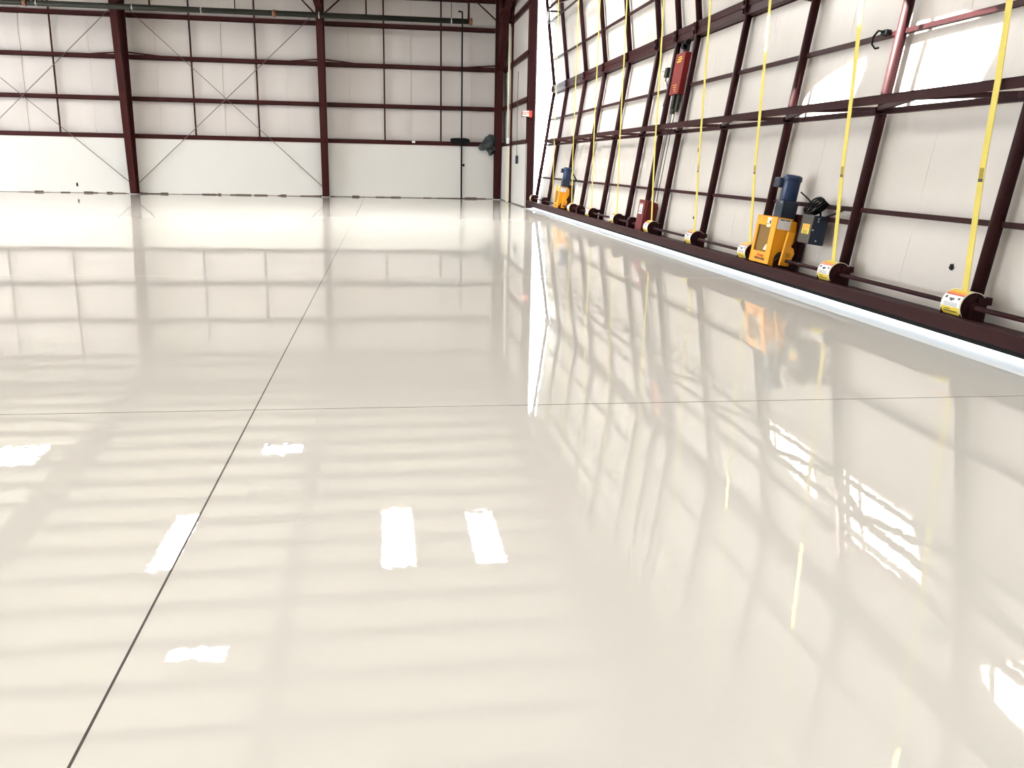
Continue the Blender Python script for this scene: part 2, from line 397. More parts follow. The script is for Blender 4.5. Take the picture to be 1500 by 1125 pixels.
m = MB(); m.tube([(3.165, D-.07, 7.25), (3.0, D-.07, 7.27)], .032, 10); m.build('elbow', M['maroon'], r)
m = MB(); m.tube([(3.165, D-.08, 1.36), (3.26, D-.1, 1.36)], .03, 8); m.tube([(3.26, D-.1, 1.30), (3.26, D-.1, 1.42)], .025, 8); m.build('tap', M['black'], r)
under(r)

# soft bundles on the girt
def lump(name, m, cx, cy, cz, sx, sy, sz, amp, seed, parent=None, sq=1.0, hi=9):
    bm = bmesh.new(); bmesh.ops.create_icosphere(bm, subdivisions=4, radius=1)
    rnd = random.Random(seed); ph = [(V((rnd.uniform(-1,1), rnd.uniform(-1,1), rnd.uniform(-1,1)))*rnd.uniform(1.5, hi), rnd.uniform(0, 6)) for _ in range(14)]
    for v in bm.verts:
        p = v.co.copy(); f = 1 + amp*sum(math.sin(p.dot(a)+c) for a, c in ph)/4
        q = V([math.copysign(abs(t)**sq, t) for t in p])*f
        v.co = (cx+q.x*sx, cy+q.y*sy, cz+q.z*sz)
    for f in bm.faces: f.smooth = True
    me = bpy.data.meshes.new(name); bm.to_mesh(me); bm.free(); me.materials.append(m)
    o = bpy.data.objects.new(name, me); COL.objects.link(o); o.parent = parent; return o
tag(lump('duffel_bag', M['black'], 3.09, D-.13, 2.31, .40, .13, .125, .10, 3, sq=.6), 'long black soft bag lying on the lowest girt beside the dark pipe', 'bag', kind='thing')
r = empty('hanging_tarp', 'crumpled grey tarp bundle hanging beside the corner column', 'tarp', (4.3, D-.3, 1.82))
lump('tarp_bundle', M['tarp'], 4.24, D-.22, 2.27, .29, .17, .24, .42, 5, r, hi=4.5)
lump('tarp_fold', M['tarp'], 4.43, D-.25, 2.50, .15, .14, .18, .42, 8, r, hi=4.5)
lump('tarp_tail', M['tarp'], 4.40, D-.24, 2.02, .19, .14, .19, .40, 12, r, hi=4.5); under(r)
m = MB(); m.box(1.14, 1.27, D-.07, D-.03, 2.20, 2.28); tag(m.build('wall_tag', M['label_white']), 'tiny white tag on the lowest girt right of the middle column', 'tag', kind='thing')
tag(lump('wall_gecko', M['black'], -11.92, D-.006, .33, .035, .005, .075, .35, 21), 'small dark lizard shaped mark low on back wall left of the left column', 'mark', kind='thing')

# ------------------------------------------------------------------ hangar door leaves
low = empty('hangar_door_leaf', 'lower white insulated bifold door leaf with maroon tube posts and truss', 'door', (5.13, 14, .05))
upl = empty('hangar_door_leaf', 'upper white insulated bifold door leaf leaning inward above the hinge line', 'door', (5.63, 14, 3.93))
def pil(z, rows):
    for a, c in zip(rows, rows[1:]):
        if a <= z <= c: return math.sin(PI*(z-a)/(c-a))
    return 0
def pily(y):
    for a, c in zip(POSTS, POSTS[1:]):
        if c <= y <= a: return math.sin(PI*(y-c)/(a-c))
    return 0
m = MB()
m.grid(lambda u, v: LW(YN+(29.86-YN)*u, .1+3.68*v, .10-.025*pil(.1+3.68*v, [.1, 1.035, 2.08, 2.91, 3.8])**.5*pily(YN+(29.86-YN)*u)**.5), 330, 46, M['vinyl'])
p = [LW(YN, .1, .13), LW(YN, .1, .15), LW(29.86, .1, .15), LW(29.86, .1, .13), LW(YN, 3.8, .13), LW(YN, 3.8, .15), LW(29.86, 3.8, .15), LW(29.86, 3.8, .13)]
m.hexa(p, M['liner'])
for a, c_ in zip(POSTS, POSTS[1:]):
    ym = (a+c_)/2+.15
    for za, zb in ((.15, 1.0), (1.07, 2.05), (2.15, 2.88), (2.94, 3.74)):
        m.tube([LW(ym+.01*math.sin(7*ym), za+(zb-za)*k/8, .1035-.025*math.sin(PI*k/8)**.5) for k in range(9)], .008, 8, M['vinyl'])
m.build('insulation_lining', None, low)
m = MB()
m.grid(lambda u, v: UW(YN+(29.9-YN)*u, 3.95+3.42*v, .10-.025*pil(3.95+3.42*v, [3.9, 4.78, 5.88, 6.65, 7.4])**.5*pily(YN+(29.9-YN)*u)**.5), 330, 46, M['vinyl'])
p = [UW(YN, 3.95, .13), UW(YN, 3.95, .15), UW(29.9, 3.95, .15), UW(29.9, 3.95, .13), UW(YN, 7.4, .13), UW(YN, 7.4, .15), UW(29.9, 7.4, .15), UW(29.9, 7.4, .13)]
m.hexa(p, M['liner']); m.build('insulation_lining', None, upl)
for k, y in enumerate(POSTS):
    m = MB(); m.tube([LW(y, .2), LW(y, 3.76)], .058, 14)
    if k == 0: m.bars = None
    m.build('tube_post', M['maroon_door'], low)
    m = MB(); m.tube([UW(y, 3.97), UW(y, 7.38)], .058, 14); m.build('tube_post', M['maroon_door'], upl)
    m = MB()                                 # hinge knuckle on the fold line
    for s in (-.05, .05): m.box(5.633-.10, 5.633-.02, y+s-.012, y+s+.012, 3.78, 3.98)
    m.tube([(5.55, y-.09, 3.875), (5.55, y+.09, 3.875)], .028, 10); m.build('hinge', M['maroon_door'], low)
for z, w in ((1.035, .05), (2.91, .05)):
    m = MB(); m.bar(LW(YN, z, .03), LW(29.8, z, .03), w, w, up=UL); m.build('rail', M['maroon_door'], low)
m = MB(); m.bar(LW(YN, 3.807), LW(29.86, 3.807), .10, .125, up=UL); m.bar(LW(YN, 3.87, .10), LW(29.86, 3.87, .10), .03, .26, up=UL); m.build('hinge_rail', M['maroon_door'], low)
m = MB(); m.bar(UW(YN, 3.932), UW(29.9, 3.932), .10, .112); m.build('hinge_rail', M['maroon_door'], upl)
for z in (4.78, 6.68):
    m = MB(); m.bar(UW(YN, z, .03), UW(29.82, z, .03), .05, .05); m.build('rail', M['maroon_door'], upl)
m = MB(); m.bar(UW(YN, 7.36), UW(29.9, 7.36), .10, .10); m.build('top_rail', M['maroon_door'], upl)
def truss(parent, fz, bz, fx, bx, y_far, hz, name):
    # front chord (angle), back chord on leaf, flat zigzag web between
    m = MB(); m.box(fx-.006, fx+.0, YN, y_far, fz-hz, fz); m.box(fx-.006, fx+.075, YN, y_far, fz-.008, fz)
    ch = m.build(name, M['maroon_door'], parent)
    f = MB(); f.box(bx-.012, bx, YN, 29.8, bz, bz+.065); f.box(bx-.075, bx, YN, 29.8, bz, bz+.01); f.build('back_chord', M['maroon_door'], ch)
    zz = (bz+fz)/2+.0
    ps = [y for y in POSTS if y < 28 and abs(y-17.12) > .1]
    def diag(a, bq):
        g = MB(); g.bar((a[0], a[1], fz-.06), (bq[0], bq[1], bz+.06), .05, .045); return g.build('diagonal', M['maroon_door'], ch)
    for y0, y1 in zip(ps, ps[1:]):
        ym = (y0+y1)/2
        diag((fx+.04, ym), (bx-.04, y0)); diag((fx+.04, ym), (bx-.04, y1))
    diag((fx+.04, y_far-.02), (bx-.04, 29.75)); diag((fx+.04, y_far-.02), (bx-.04, ps[0]))
    for y in POSTS[1:]:
        g = MB(); g.box(bx-.10, bx-.012, y-.05, y+.05, bz+.02, bz+.08); g.build('gusset', M['maroon_door'], ch)
truss(low, 2.205, 2.05, 4.985, 5.37, 27.9, .09, 'wind_truss')
truss(upl, 6.02, 5.86, 4.95, 5.37, 27.9, .09, 'wind_truss')
# bottom beam with a shelf that carries the drums
m = MB(); m.box(4.77, 4.86, YN, 29.9, .13, .262); bb = m.build('bottom_beam', M['maroon_door'], low, bevel=.012)
m = MB(); m.box(4.86, 5.15, YN, 29.9, .135, .150); m.build('shelf_plate', M['maroon_door'], bb)
m = MB(); m.box(5.09, 5.15, YN, 29.9, .10, .205); m.build('rear_angle', M['maroon_door'], bb)
m = MB(); m.box(4.79, 4.80, YN, 29.85, .09, .13); m.build('rubber_seal', M['black'], low)
# limit arm and end plates
m = MB(); m.hexa([LW(29.86, .3, -.05), LW(29.86, .3, .02), LW(29.93, .3, .02), LW(29.93, .3, -.05), LW(29.86, 1.35, -.05), LW(29.86, 1.35, .02), LW(29.93, 1.35, .02), LW(29.93, 1.35, -.05)])
m.build('guide_arm', M['maroon_door'], low)
under(low); under(upl)
m = MB(); m.tube([(4.95, YN, .345), (4.95, 29.75, .345)], .022, 12)
tag(m.build('drive_shaft', M['maroon_door']), 'long thin drive shaft running along the door bottom through the drums', 'shaft', kind='thing')

# ---- strap drums
AX, AZ, RR = 4.95, .345, .128
def dpt(a, y, r): return V((AX - r*math.cos(a), y, AZ + r*math.sin(a)))   # a=0 front, 90 top
def make_drum(y, label):
    r = empty('strap_drum', label, 'drum', (AX, y, .262), 'strap drums on the door bottom')
    for s in (-1, 1):
        ys = y + s*.125
        arc = [dpt(math.radians(a), ys-.006, RR-.006) for a in range(0, 181, 15)]
        poly = arc + [V((AX+.11, ys-.006, .15)), V((AX-.105 if s < 0 else AX-.14, ys-.006, .15))]
        m = MB(); m.prism(poly, (0, .012, 0)); m.build('side_plate', M['maroon_door'], r)
    m = MB(); A = [math.radians(-38+7*k) for k in range(30)]
    m.ribbon([dpt(a, y-.135, RR) for a in A], [dpt(a, y+.135, RR) for a in A], M['label_cream']); cov = m.build('cover', None, r, solid=.004)
    m = MB()
    def band(a0, a1, mm, y0=-.12, y1=.12, rr=RR+.0032):
        n = 6; B = [math.radians(a0+(a1-a0)*k/n) for k in range(n+1)]
        m.ribbon([dpt(a, y+y0, rr) for a in B], [dpt(a, y+y1, rr) for a in B], mm)
    band(-34, -4, M['label_yellow']); band(-4, 42, M['label_white']); band(42, 50, M['label_red']); band(50, 62, M['label_orange']); band(62, 80, M['label_yellow'])
    for (a0, a1, y0, y1) in ((22, 30, -.03, .035), (18, 22, -.01, .02), (26, 36, .07, .10), (26, 34, -.1, -.07)): band(a0, a1, M['label_ink'], y0, y1, RR+.0045)
    for a0 in (0, 5, 10): band(a0, a0+1.5, M['greyband'], -.09, .09, RR+.0045)
    band(-14, -11, M['label_ink'], .0, .07, RR+.0045); band(-23, -19, M['label_ink'], -.09, .09, RR+.0045)
    lb = m.build('warning_label', None, cov)
    lb['label'] = 'white and yellow warning label with red heading'
    m = MB(); m.tube([(AX, y-.12, AZ), (AX, y+.12, AZ)], .075, 18); m.build('spool', M['yellow_strap'], r)
    m = MB(); m.tube([(AX, y-.16, AZ), (AX, y-.131, AZ)], .045, 14); m.box(AX-.045, AX+.045, y-.155, y-.131, .16, AZ); m.build('bearing', M['maroon_door'], r)
    m = MB(); m.box(AX+.02, AX+.15, y-.15, y-.06, AZ+.02, AZ+.085); m.build('latch_block', M['maroon_door'], r)
    under(r); return r
near = {6.83: 'strap drum with labelled cover nearest the right edge of the picture', 9.1: 'strap drum right of the large yellow operator, below the control box',
        11.42: 'strap drum half hidden left of the large yellow operator', 13.62: 'strap drum second left of the large yellow operator', 15.98: 'strap drum right beside the lower dark red box',
        18.5: 'strap drum first left of the lower dark red box', 20.85: 'strap drum second left of the lower dark red box', 23.1: 'strap drum just right of the far yellow operator',
        29.35: 'strap drum at the far end of the door beside the jamb'}
d0 = None
for y, lab in near.items():
    lab = 'maroon '+lab
    if d0 is None: d0 = make_drum(y, lab); y0 = y; d0z = d0
    else:
        c_ = copy_tree(d0, dloc=(0, y-y0, 0)); c_['label'] = lab
# bearing stands between drums
for y, lab in ((27.3, 'left of the far yellow operator'), (22.2, 'right of the far yellow operator'), (17.35, 'left of the lower dark red box')):
    r = empty('bearing_stand', 'maroon shaft bearing stand on the door bottom, '+lab, 'bearing', (AX, y, .262))
    m = MB(); m.prism([(AX-.1, y-.08, .15), (AX+.12, y-.08, .15), (AX+.12, y-.08, .40), (AX+.05, y-.08, .46), (AX-.05, y-.08, .46), (AX-.1, y-.08, .40)], (0, .16, 0)); m.build('bracket', M['maroon_door'], r, bevel=.01)
    m = MB(); m.tube([(AX, y-.11, AZ), (AX, y+.11, AZ)], .05, 14); m.build('bushing', M['maroon_door'], r); under(r)

# ---- lift straps
def strap(pts, label, w=.075):
    # pts: (y, z); strap hangs in front of the truss at X about 4.94
    P = [V((x, y, z)) for x, y, z in pts]
    m = MB(); m.ribbon([p+V((0, -w/2, 0)) for p in P], [p+V((0, w/2, 0)) for p in P], M['yellow_strap'], smooth=False)
    o = tag(m.build('lift_strap', None, solid=.006), label, 'strap', 'yellow lift straps', 'thing')
    if pts[0][1] < 15:                       # grease smudge on the webbing
        q = P[1]; m = MB(); m.box(q.x-.006, q.x-.0035, q.y-.024, q.y+.024, q.z-.09, q.z+.0, M['smudge']); m.box(q.x-.0065, q.x-.0035, q.y-.028, q.y+.026, q.z-.115, q.z-.09, M['label_ink'])
        m.build('smudge', None, o)
    return o
SX = AX-.01
for y, dy, lab in [(6.83, -.02, 'nearest the right edge of the picture'), (9.12, .0, 'right of the large yellow operator'), (11.42, .04, 'left of the large yellow operator'),
                (13.62, .04, 'second left of the large yellow operator'), (15.98, .06, 'falling past the lower dark red box'), (18.5, .06, 'first left of the lower dark red box'),
                (20.88, .06, 'second left of the lower dark red box'), (23.2, .08, 'just right of the far yellow operator'), (25.95, .0, 'dropping behind the far yellow operator')]:
    strap([(SX, y, AZ+.11), (SX+.005, y+dy*.7+.03, 1.5), (SX+.0, y+dy, 2.2), (SX+.0, y+dy*.6, 3.5), (SX-.01, y, 7.4)], 'yellow webbing lift strap '+lab)

# ---- door operators
def make_operator(y, label):
    # cover front leans with the leaf; Y span y-.30 .. y+.30
    r = empty('door_operator', label, 'motor', (5.0, y, .262), 'yellow door operators')
    yl, yr = y+.30, y-.30
    def P(z, off, yy): return LW(yy, z, off)
    # shell: front, right side with arch cut, left side, as one solid profile extruded
    m = MB()
    prof = [(.215, -.275), (.86, -.31), (.86, -.10), (.55, -.10)]
    # front shell with window opening
    z0, z1, zo0, zo1 = .235, .83, .375, .71
    yo0, yo1 = y+.225, y-.15
    def quad(a, c_, mm):
        vs = [m.bm.verts.new(q) for q in a]; f = m.bm.faces.new(vs); m.faces([f], mm)
    F = -.31
    for (ya, yb, za, zb) in ((yl, yo0, z0, z1), (yo1, yr, z0, z1), (yo0, yo1, z0, zo0), (yo0, yo1, zo1, z1)):
        m.hexa([P(za, F, ya), P(za, F, yb), P(za, F+.012, yb), P(za, F+.012, ya), P(zb, F, ya), P(zb, F, yb), P(zb, F+.012, yb), P(zb, F+.012, ya)])
    # right side plate with wheel arch
    side = [(z0, F)]
    for a in range(0, 91, 10): side.append((z0-.02+.25*math.sin(math.radians(a)), -.02-.20*math.cos(math.radians(a)) ))
    side[1] = (z0-.02, -.235); side.insert(2, (z0+.02, -.222))
    side += [(.60, -.02), (.80, -.05), (z1-.02, -.10), (z1, F)]
    for yy in (yr, yl-.012): m.prism([P(z, o, yy) for z, o in side], (0, .012, 0))
    m.hexa([P(z1-.012, F, yl), P(z1-.012, F, yr), P(z1-.012, -.10, yr), P(z1-.012, -.10, yl), P(z1, F, yl), P(z1, F, yr), P(z1, -.10, yr), P(z1, -.10, yl)])
    cov = m.build('cover', M['yellow'], r)
    m = MB(); m.hexa([P(zo0-.01, F+.02, yo0+.01), P(zo0-.01, F+.02, yo1-.01), P(zo0-.01, F+.025, yo1-.01), P(zo0-.01, F+.025, yo0+.01), P(zo1+.01, F+.02, yo0+.01), P(zo1+.01, F+.02, yo1-.01), P(zo1+.01, F+.025, yo1-.01), P(zo1+.01, F+.025, yo0+.01)])
    s_ = m.build('guard_mesh', M['slot'], cov); s_['label'] = 'dark yellow mesh guard behind the oval window'
    m = MB(); c0 = P(.40, F+.016, y-.02); ud = UL
    m.prism([c0, c0+V((0, -.12, 0)), c0+V((0, -.115, 0))+ud*.05, c0+V((0, -.07, 0))+ud*.085, c0+V((0, -.02, 0))+ud*.03], NL*.003); m.build('chain_wheel', M['label_cream'], cov)
    # labels
    m = MB()
    def plate(za, zb, ya, yb, mm, o=F-.003):
        m.hexa([P(za, o, ya), P(za, o, yb), P(za, o+.003, yb), P(za, o+.003, ya), P(zb, o, ya), P(zb, o, yb), P(zb, o+.003, yb), P(zb, o+.003, ya)], mm)
    plate(.69, .815, y-.02, y-.135, M['label_cream']); plate(.755, .805, y-.03, y-.085, M['label_white'], F-.005)
    plate(.735, .775, y-.095, y-.13, M['label_ink'], F-.005); plate(.725, .733, y-.025, y-.085, M['label_ink'], F-.005)
    m.build('notice_label', None, cov)
    # larger white sheet wraps on the right side plate
    m = MB()
    def sp(z, o): return P(z, o, yr-.004)
    def splate(za, zb, oa, ob, mm, k=0.0):
        m.prism([P(za, oa, yr-.002-k), P(za, ob, yr-.002-k), P(zb, ob, yr-.002-k), P(zb, oa, yr-.002-k)], (0, -.002, 0), mm)
    splate(.685, .815, -.30, -.125, M['label_white']); splate(.795, .808, -.275, -.215, M['label_ink'], .002); splate(.795, .808, -.205, -.14, M['label_ink'], .002)
    m.build('instruction_sheet', None, cov)
    bas = Matrix(((0, NL.x*0+UL.x, -NL.x), (-1, 0, 0), (0, UL.z, -NL.z))).to_4x4()
    def tm(z, yy): return Matrix.Translation(P(z, F-.002, yy)) @ bas
    text('Schweiss', .062, M['label_red'], 'logo_lettering', cov, tm(.33, y-.02), shear=.35)
    text('BI-FOLD DOORS', .040, M['label_ink'], 'logo_lettering', cov, tm(.285, y-.02), bold=.0012)
    # separate yellow coupling guard on the right
    m = MB(); yg = yr-.20
    m.prism([P(.255, -.25, yg), P(.255, -.13, yg), P(.42, -.085, yg), P(.48, -.11, yg), P(.50, -.15, yg), P(.67, -.14, yg), P(.67, -.225, yg), P(.50, -.235, yg)], (0, .04, 0)); gd = m.build('coupling_guard', M['yellow'], r, bevel=.006)
    m = MB()
    for k in range(3): m.prism([P(.37+.02*k, -.20, yg-.002), P(.37+.02*k, -.14, yg-.002), P(.375+.02*k, -.14, yg-.002), P(.375+.02*k, -.20, yg-.002)], (0, -.001, 0))
    m.build('small_print', M['greyband'], gd)
    # base frame of dark plates
    m = MB()
    for yy in (yl+.05, yr-.13):
        m.prism([P(.14, -.30, yy), P(.14, .02, yy), P(.70, .02, yy), P(.62, -.05, yy), P(.40, -.16, yy), P(.30, -.30, yy)], (0, .015, 0))
    m.hexa([P(.15, -.26, yl+.05), P(.15, -.26, yr-.15), P(.15, .03, yr-.15), P(.15, .03, yl+.05), P(.20, -.26, yl+.05), P(.20, -.26, yr-.15), P(.20, .03, yr-.15), P(.20, .03, yl+.05)])
    m.hexa([P(.35, -.03, yl+.05), P(.35, -.03, yr-.15), P(.35, .03, yr-.15), P(.35, .03, yl+.05), P(.90, -.03, yl+.05), P(.90, -.03, yr-.15), P(.90, .03, yr-.15), P(.90, .03, yl+.05)])
    m.build('base_frame', M['maroon_door'], r)
    m = MB(); m.tube([P(.31, -.13, yr+.1), P(.31, -.13, yr-.12)], .12, 22); m.build('gear_wheel', M['black'], r)
    # gearbox and motor
    ym = y-.14; oc = -.16
    m = MB(); w = .105
    m.hexa([P(.80, oc-w, ym+w), P(.80, oc-w, ym-w), P(.80, oc+w, ym-w), P(.80, oc+w, ym+w), P(1.04, oc-w, ym+w), P(1.04, oc-w, ym-w), P(1.04, oc+w, ym-w), P(1.04, oc+w, ym+w)])
    gb = m.build('gearbox', M['slate'], r, bevel=.012)
    m = MB()
    for (a, c_) in ((1, 1), (1, -1), (-1, -1)):
        m.tube([P(1.0, oc-w-.004, ym+a*c_*.07), P(1.02, oc-w-.004, ym+a*c_*.07)], .012, 8)
    m.build('bolt', M['steel'], gb)
    m = MB()
    zs = [1.04, 1.05, 1.28, 1.285, 1.29, 1.345, 1.362]; rs = [.098, .106, .106, .106, .118, .118, .09]
    m.tube([P(z, oc, ym) for z in zs], .1, 28, radii=rs)
    for a in range(-60, 61, 12): pass
    mo = m.build('motor_body', M['blue'], r)
    m = MB(); m.hexa([P(z_, o_, y_) for z_ in (1.195, 1.315) for o_, y_ in ((oc-.155, ym+.19), (oc-.155, ym+.03), (oc+.0, ym+.03), (oc+.0, ym+.19))]); m.build('terminal_box', M['slate'], mo, bevel=.01)
    m = MB(); m.tube([P(1.17+.016*math.sin(a), oc-.02, ym+.125+.016*math.cos(a)) for a in [2*PI*k/10 for k in range(11)]], .004, 6); m.build('lifting_eye', M['black'], mo)
    # hook on the left
    m = MB(); m.tube([P(.83, -.1, yl), P(.84, -.14, yl+.12), P(.85, -.15, yl+.16), P(.89, -.15, yl+.165)], .013, 8); m.build('hook_handle', M['black'], r)
    under(r); return r
op1 = make_operator(10.80, 'large yellow door operator with blue motor beside the grey control box')
op2 = copy_tree(op1, dloc=(0, 14.0, 0)); op2['label'] = 'far yellow door operator with dark blue motor near the bright opening'

# ---- control box by the near operator
yb0, yb1 = 9.77, 10.06
r = empty('control_box', 'slate blue control box with yellow label right of the large operator', 'box', (5.08, 9.87, .57))
def LB(m, za, zb, oa, ob, ya, yb, mm=None):
    m.hexa([LW(ya, za, oa), LW(yb, za, oa), LW(yb, za, ob), LW(ya, za, ob), LW(ya, zb, oa), LW(yb, zb, oa), LW(yb, zb, ob), LW(ya, zb, ob)], mm)
m = MB(); LB(m, .575, .905, -.20, -.02, yb0, yb1); bx = m.build('enclosure', M['slate'], r, bevel=.008)
m = MB(); LB(m, .58, .90, -.212, -.20, yb0+.004, yb1-.004); dr = m.build('box_door', M['greyband'], r)
m = MB(); LB(m, .685, .80, -.2145, -.212, yb0+.05, yb1-.06, M['label_yellow']); LB(m, .745, .795, -.2155, -.2145, yb0+.06, yb1-.07, M['label_orange'])
for k in range(4): LB(m, .69+.012*k, .695+.012*k, -.2155, -.2145, yb0+.08, yb1-.09, M['label_ink'])
m.build('caution_label', None, dr)
m = MB()
for z, o in ((.875, -.15), (.845, -.15), (.62, -.13), (.74, -.195)): m.tube([LW(yb0-.012, z, o), LW(yb0+.004, z, o)], .010, 8)
m.build('latch', M['steel'], r)
m = MB(); LB(m, .86, .915, -.03, .03, 9.26, yb1+.25); m.build('mounting_strut', M['maroon_door'], r); under(r)
r = empty('coiled_cable', 'black coiled cable hung above the control box', 'cable', (5.1, 9.9, .95))
rnd = random.Random(4)
m = MB()
for k in range(6):
    pts = []
    for q in range(25):
        a = 2*PI*q/24; rr = .15+.02*rnd.random()
        pts.append(LW(9.93+.20*math.cos(a)*(.70+.07*k)+.012*k, .99+(.022+.011*k)*math.sin(a)-.062*math.cos(a)+.006*k, -.07-.016*k+.014*rnd.random()))
    m.tube(pts, .012, 6)
m.build('coil', M['black'], r)
m = MB(); m.tube([LW(9.62, 1.03, -.09), LW(9.45, 1.04, -.10), LW(9.35, 1.01, -.10), LW(9.50, .96, -.10), LW(9.70, .91, -.10), LW(9.78, .88, -.10)], .012, 8)
m.tube([LW(9.9, 1.0, -.08), LW(9.86, .95, -.1), LW(9.84, .90, -.1)], .012, 8); m.build('cable_tail', M['black'], r)
m = MB(); m.tube([LW(10.52, 1.17, -.08), LW(10.40, 1.10, -.02), LW(10.30, 1.04, 0), LW(10.05, 1.02, -.05)], .009, 8); m.build('motor_lead', M['black'], r); under(r)
r = empty('motor_lead', 'black motor lead curving from the far operator to the rail', 'cable', (5.2, 24.2, 1.05))
m = MB(); m.tube([LW(24.5, 1.3, -.1), LW(24.2, 1.17, -.06), LW(23.9, 1.05, -.02), LW(23.4, 1.03, -.02), LW(22.95, 1.03, -.06)], .016, 8); m.build('lead', M['black'], r); under(r)

# ---- red boxes and cables between the centre posts
r = empty('lock_box', 'lower dark red box with white label on the door bottom', 'box', (5.0, 16.5, .2))
m = MB(); LB(m, .20, .80, -.25, -.08, 16.42, 16.84); bx = m.build('housing', M['red'], r, bevel=.012)
m = MB(); LB(m, .53, .73, -.254, -.25, 16.54, 16.76, M['label_white']); LB(m, .705, .725, -.256, -.254, 16.56, 16.74, M['label_red'])
for z, a, c_ in ((.64, 16.60, 16.65), (.66, 16.68, 16.73), (.60, 16.62, 16.70), (.57, 16.58, 16.74)): LB(m, z, z+.012, -.256, -.254, a, c_, M['label_ink'])
m.build('warning_label', None, bx)
m = MB(); m.prism([LW(16.39, .28, -.22), LW(16.39, .28, .0), LW(16.39, .68, .02), LW(16.39, .77, -.01), LW(16.39, .78, -.08), LW(16.39, .78, -.22)], (0, .03, 0)); m.build('side_guard', M['red'], r, bevel=.01)
under(r)
r = empty('counterweight', 'tall red box with yellow lettering hung between the centre posts', 'box', (5.4, 16.4, 2.75))
m = MB(); LB(m, 2.76, 3.50, -.10, .03, 16.24, 16.78); bx = m.build('housing', M['ruby'], r, bevel=.012)
m = MB()
for z, a, c_ in ((3.41, 16.40, 16.58), (3.37, 16.38, 16.60), (3.33, 16.42, 16.64)): LB(m, z, z+.022, -.104, -.10, a, c_)
for k, z in enumerate((2.92, 2.88, 2.84, 2.80)): LB(m, z, z+.010, -.104, -.10, 16.40, 16.62-.04*k)
m.build('yellow_lettering', M['label_yellow'], bx)
m = MB(); LB(m, 2.45, 2.76, -.06, -.02, 16.26, 16.40); LB(m, 2.50, 2.76, -.09, -.04, 16.44, 16.58); LB(m, 2.43, 2.76, -.03, .02, 16.55, 16.70); m.build('weight_plate', M['pipe'], r, bevel=.008)
m = MB(); m.tube([LW(16.42, 3.62, -.06), LW(16.56, 3.62, -.06)], .055, 16); m.tube([LW(16.25, 3.66, -.08), LW(16.32, 3.66, -.08)], .05, 14); LB(m, 3.48, 3.70, -.04, -.02, 16.30, 16.60); m.build('pulley', M['black'], r)
for dy in (0, .17):
    m = MB(); m.tube([LW(16.45+dy, 2.5, -.02), LW(16.48+dy, .8, -.02)], .007, 6); m.build('pull_cable', M['black'], r)
under(r)
r = empty('limit_switch', 'small grey limit switch on the post left of the tall red box', 'switch', (5.5, 17.3, 3.2))
m = MB(); LB(m, 3.14, 3.32, -.08, .0, 17.24, 17.40); m.build('switch_body', M['pipe'], r, bevel=.008)
m = MB(); m.tube([LW(17.40, 3.25, -.05), LW(17.62, 3.28, -.06)], .006, 6); m.tube([LW(17.35, 3.14, -.04), LW(17.33, 3.08, -.05), LW(17.26, 3.06, -.04), LW(17.24, 2.9, -.0), LW(17.26, 2.6, -.02)], .010, 6); m.build('switch_arm', M['black'], r); under(r)
# small things near the upper right
r = empty('hanging_cable_loop', 'short black cable loop on the upper rail beside the sunlit post', 'cable', (5.4, 9.7, 2.75))
m = MB(); m.tube([LW(9.50, 2.93, -.06), LW(9.60, 2.95, -.07), LW(9.68, 2.90, -.07), LW(9.69, 2.82, -.06), LW(9.62, 2.77, -.05), LW(9.55, 2.77, -.05)], .011, 8); m.build('loop', M['black'], r)
m = MB(); LB(m, 2.90, 2.95, -.06, .0, 9.44, 9.56); m.build('clip', M['black'], r); under(r)
for y, z, lab in ((11.62, 3.66, 'at the fold above the large operator'), (7.35, 3.16, 'on the rail at the top right corner')):
    r = empty('fold_latch', 'small black latch fitting on the door '+lab, 'latch', LW(y, z))
    m = MB(); m.tube([LW(y-.12, z, -.05), LW(y+.12, z, -.05)], .04, 12); m.build('latch_barrel', M['black'], r)
    m = MB(); LB(m, z-.05, z+.05, -.04, .03, y-.07, y+.07); m.build('latch_plate', M['black'], r); under(r)
for y, z, lab in ((7.48, .60, 'lower lining left of the nearest drum'), (14.55, .62, 'lower lining between the red box and large operator'), (15.0, 1.75, 'lining below the truss near the centre posts')):
    tag(lump('lining_tear', M['black'], LW(y, z, .074).x, y, z, .006, .022, .03, .5, int(y*10)), 'tiny dark tear in the white '+lab, 'tear', kind='thing')

# ------------------------------------------------------------------ ceiling lights (some mirrored in the floor, others added unseen as fill)
lights = []
def light(x0, x1, y0, y1, label, group=None, lm='lamp'):
    zc = roofz((y0+y1)/2)-.30
    r = empty('ceiling_light', label, 'light', ((x0+x1)/2, (y0+y1)/2, zc), group)
    m = MB(); m.box(x0-.04, x1+.04, y0-.04, y1+.04, zc+.01, zc+.08); m.build('housing', M['lampbody'], r, bevel=.01)
    m = MB(); m.box(x0, x1, y0, y1, zc-.01, zc+.012); m.build('diffuser', M[lm], r)
    m = MB()
    for yy in (y0+.1, y1-.1): m.tube([((x0+x1)/2, yy, zc+.08), ((x0+x1)/2, yy, roofz(yy))], .01, 6)
    m.build('hanger', M['steel'], r); under(r)
light(-.2, .66, 20.7, 24.4, 'long white ceiling light mirrored in the floor, left of the central pair')
light(2.24, 3.02, 20.7, 24.1, 'long white ceiling light mirrored in the floor, right of the central pair')
light(-6.05, -5.45, 21.0, 24.6, 'long white ceiling light mirrored beside the long floor joint')
light(-12.9, -11.4, 28.4, 30.1, 'square white ceiling light mirrored at the left edge of the floor', None, 'lamp_far')
light(-4.25, -2.95, 28.9, 29.7, 'short white ceiling light mirrored just beyond the crossing floor joints', None, 'lamp_far')
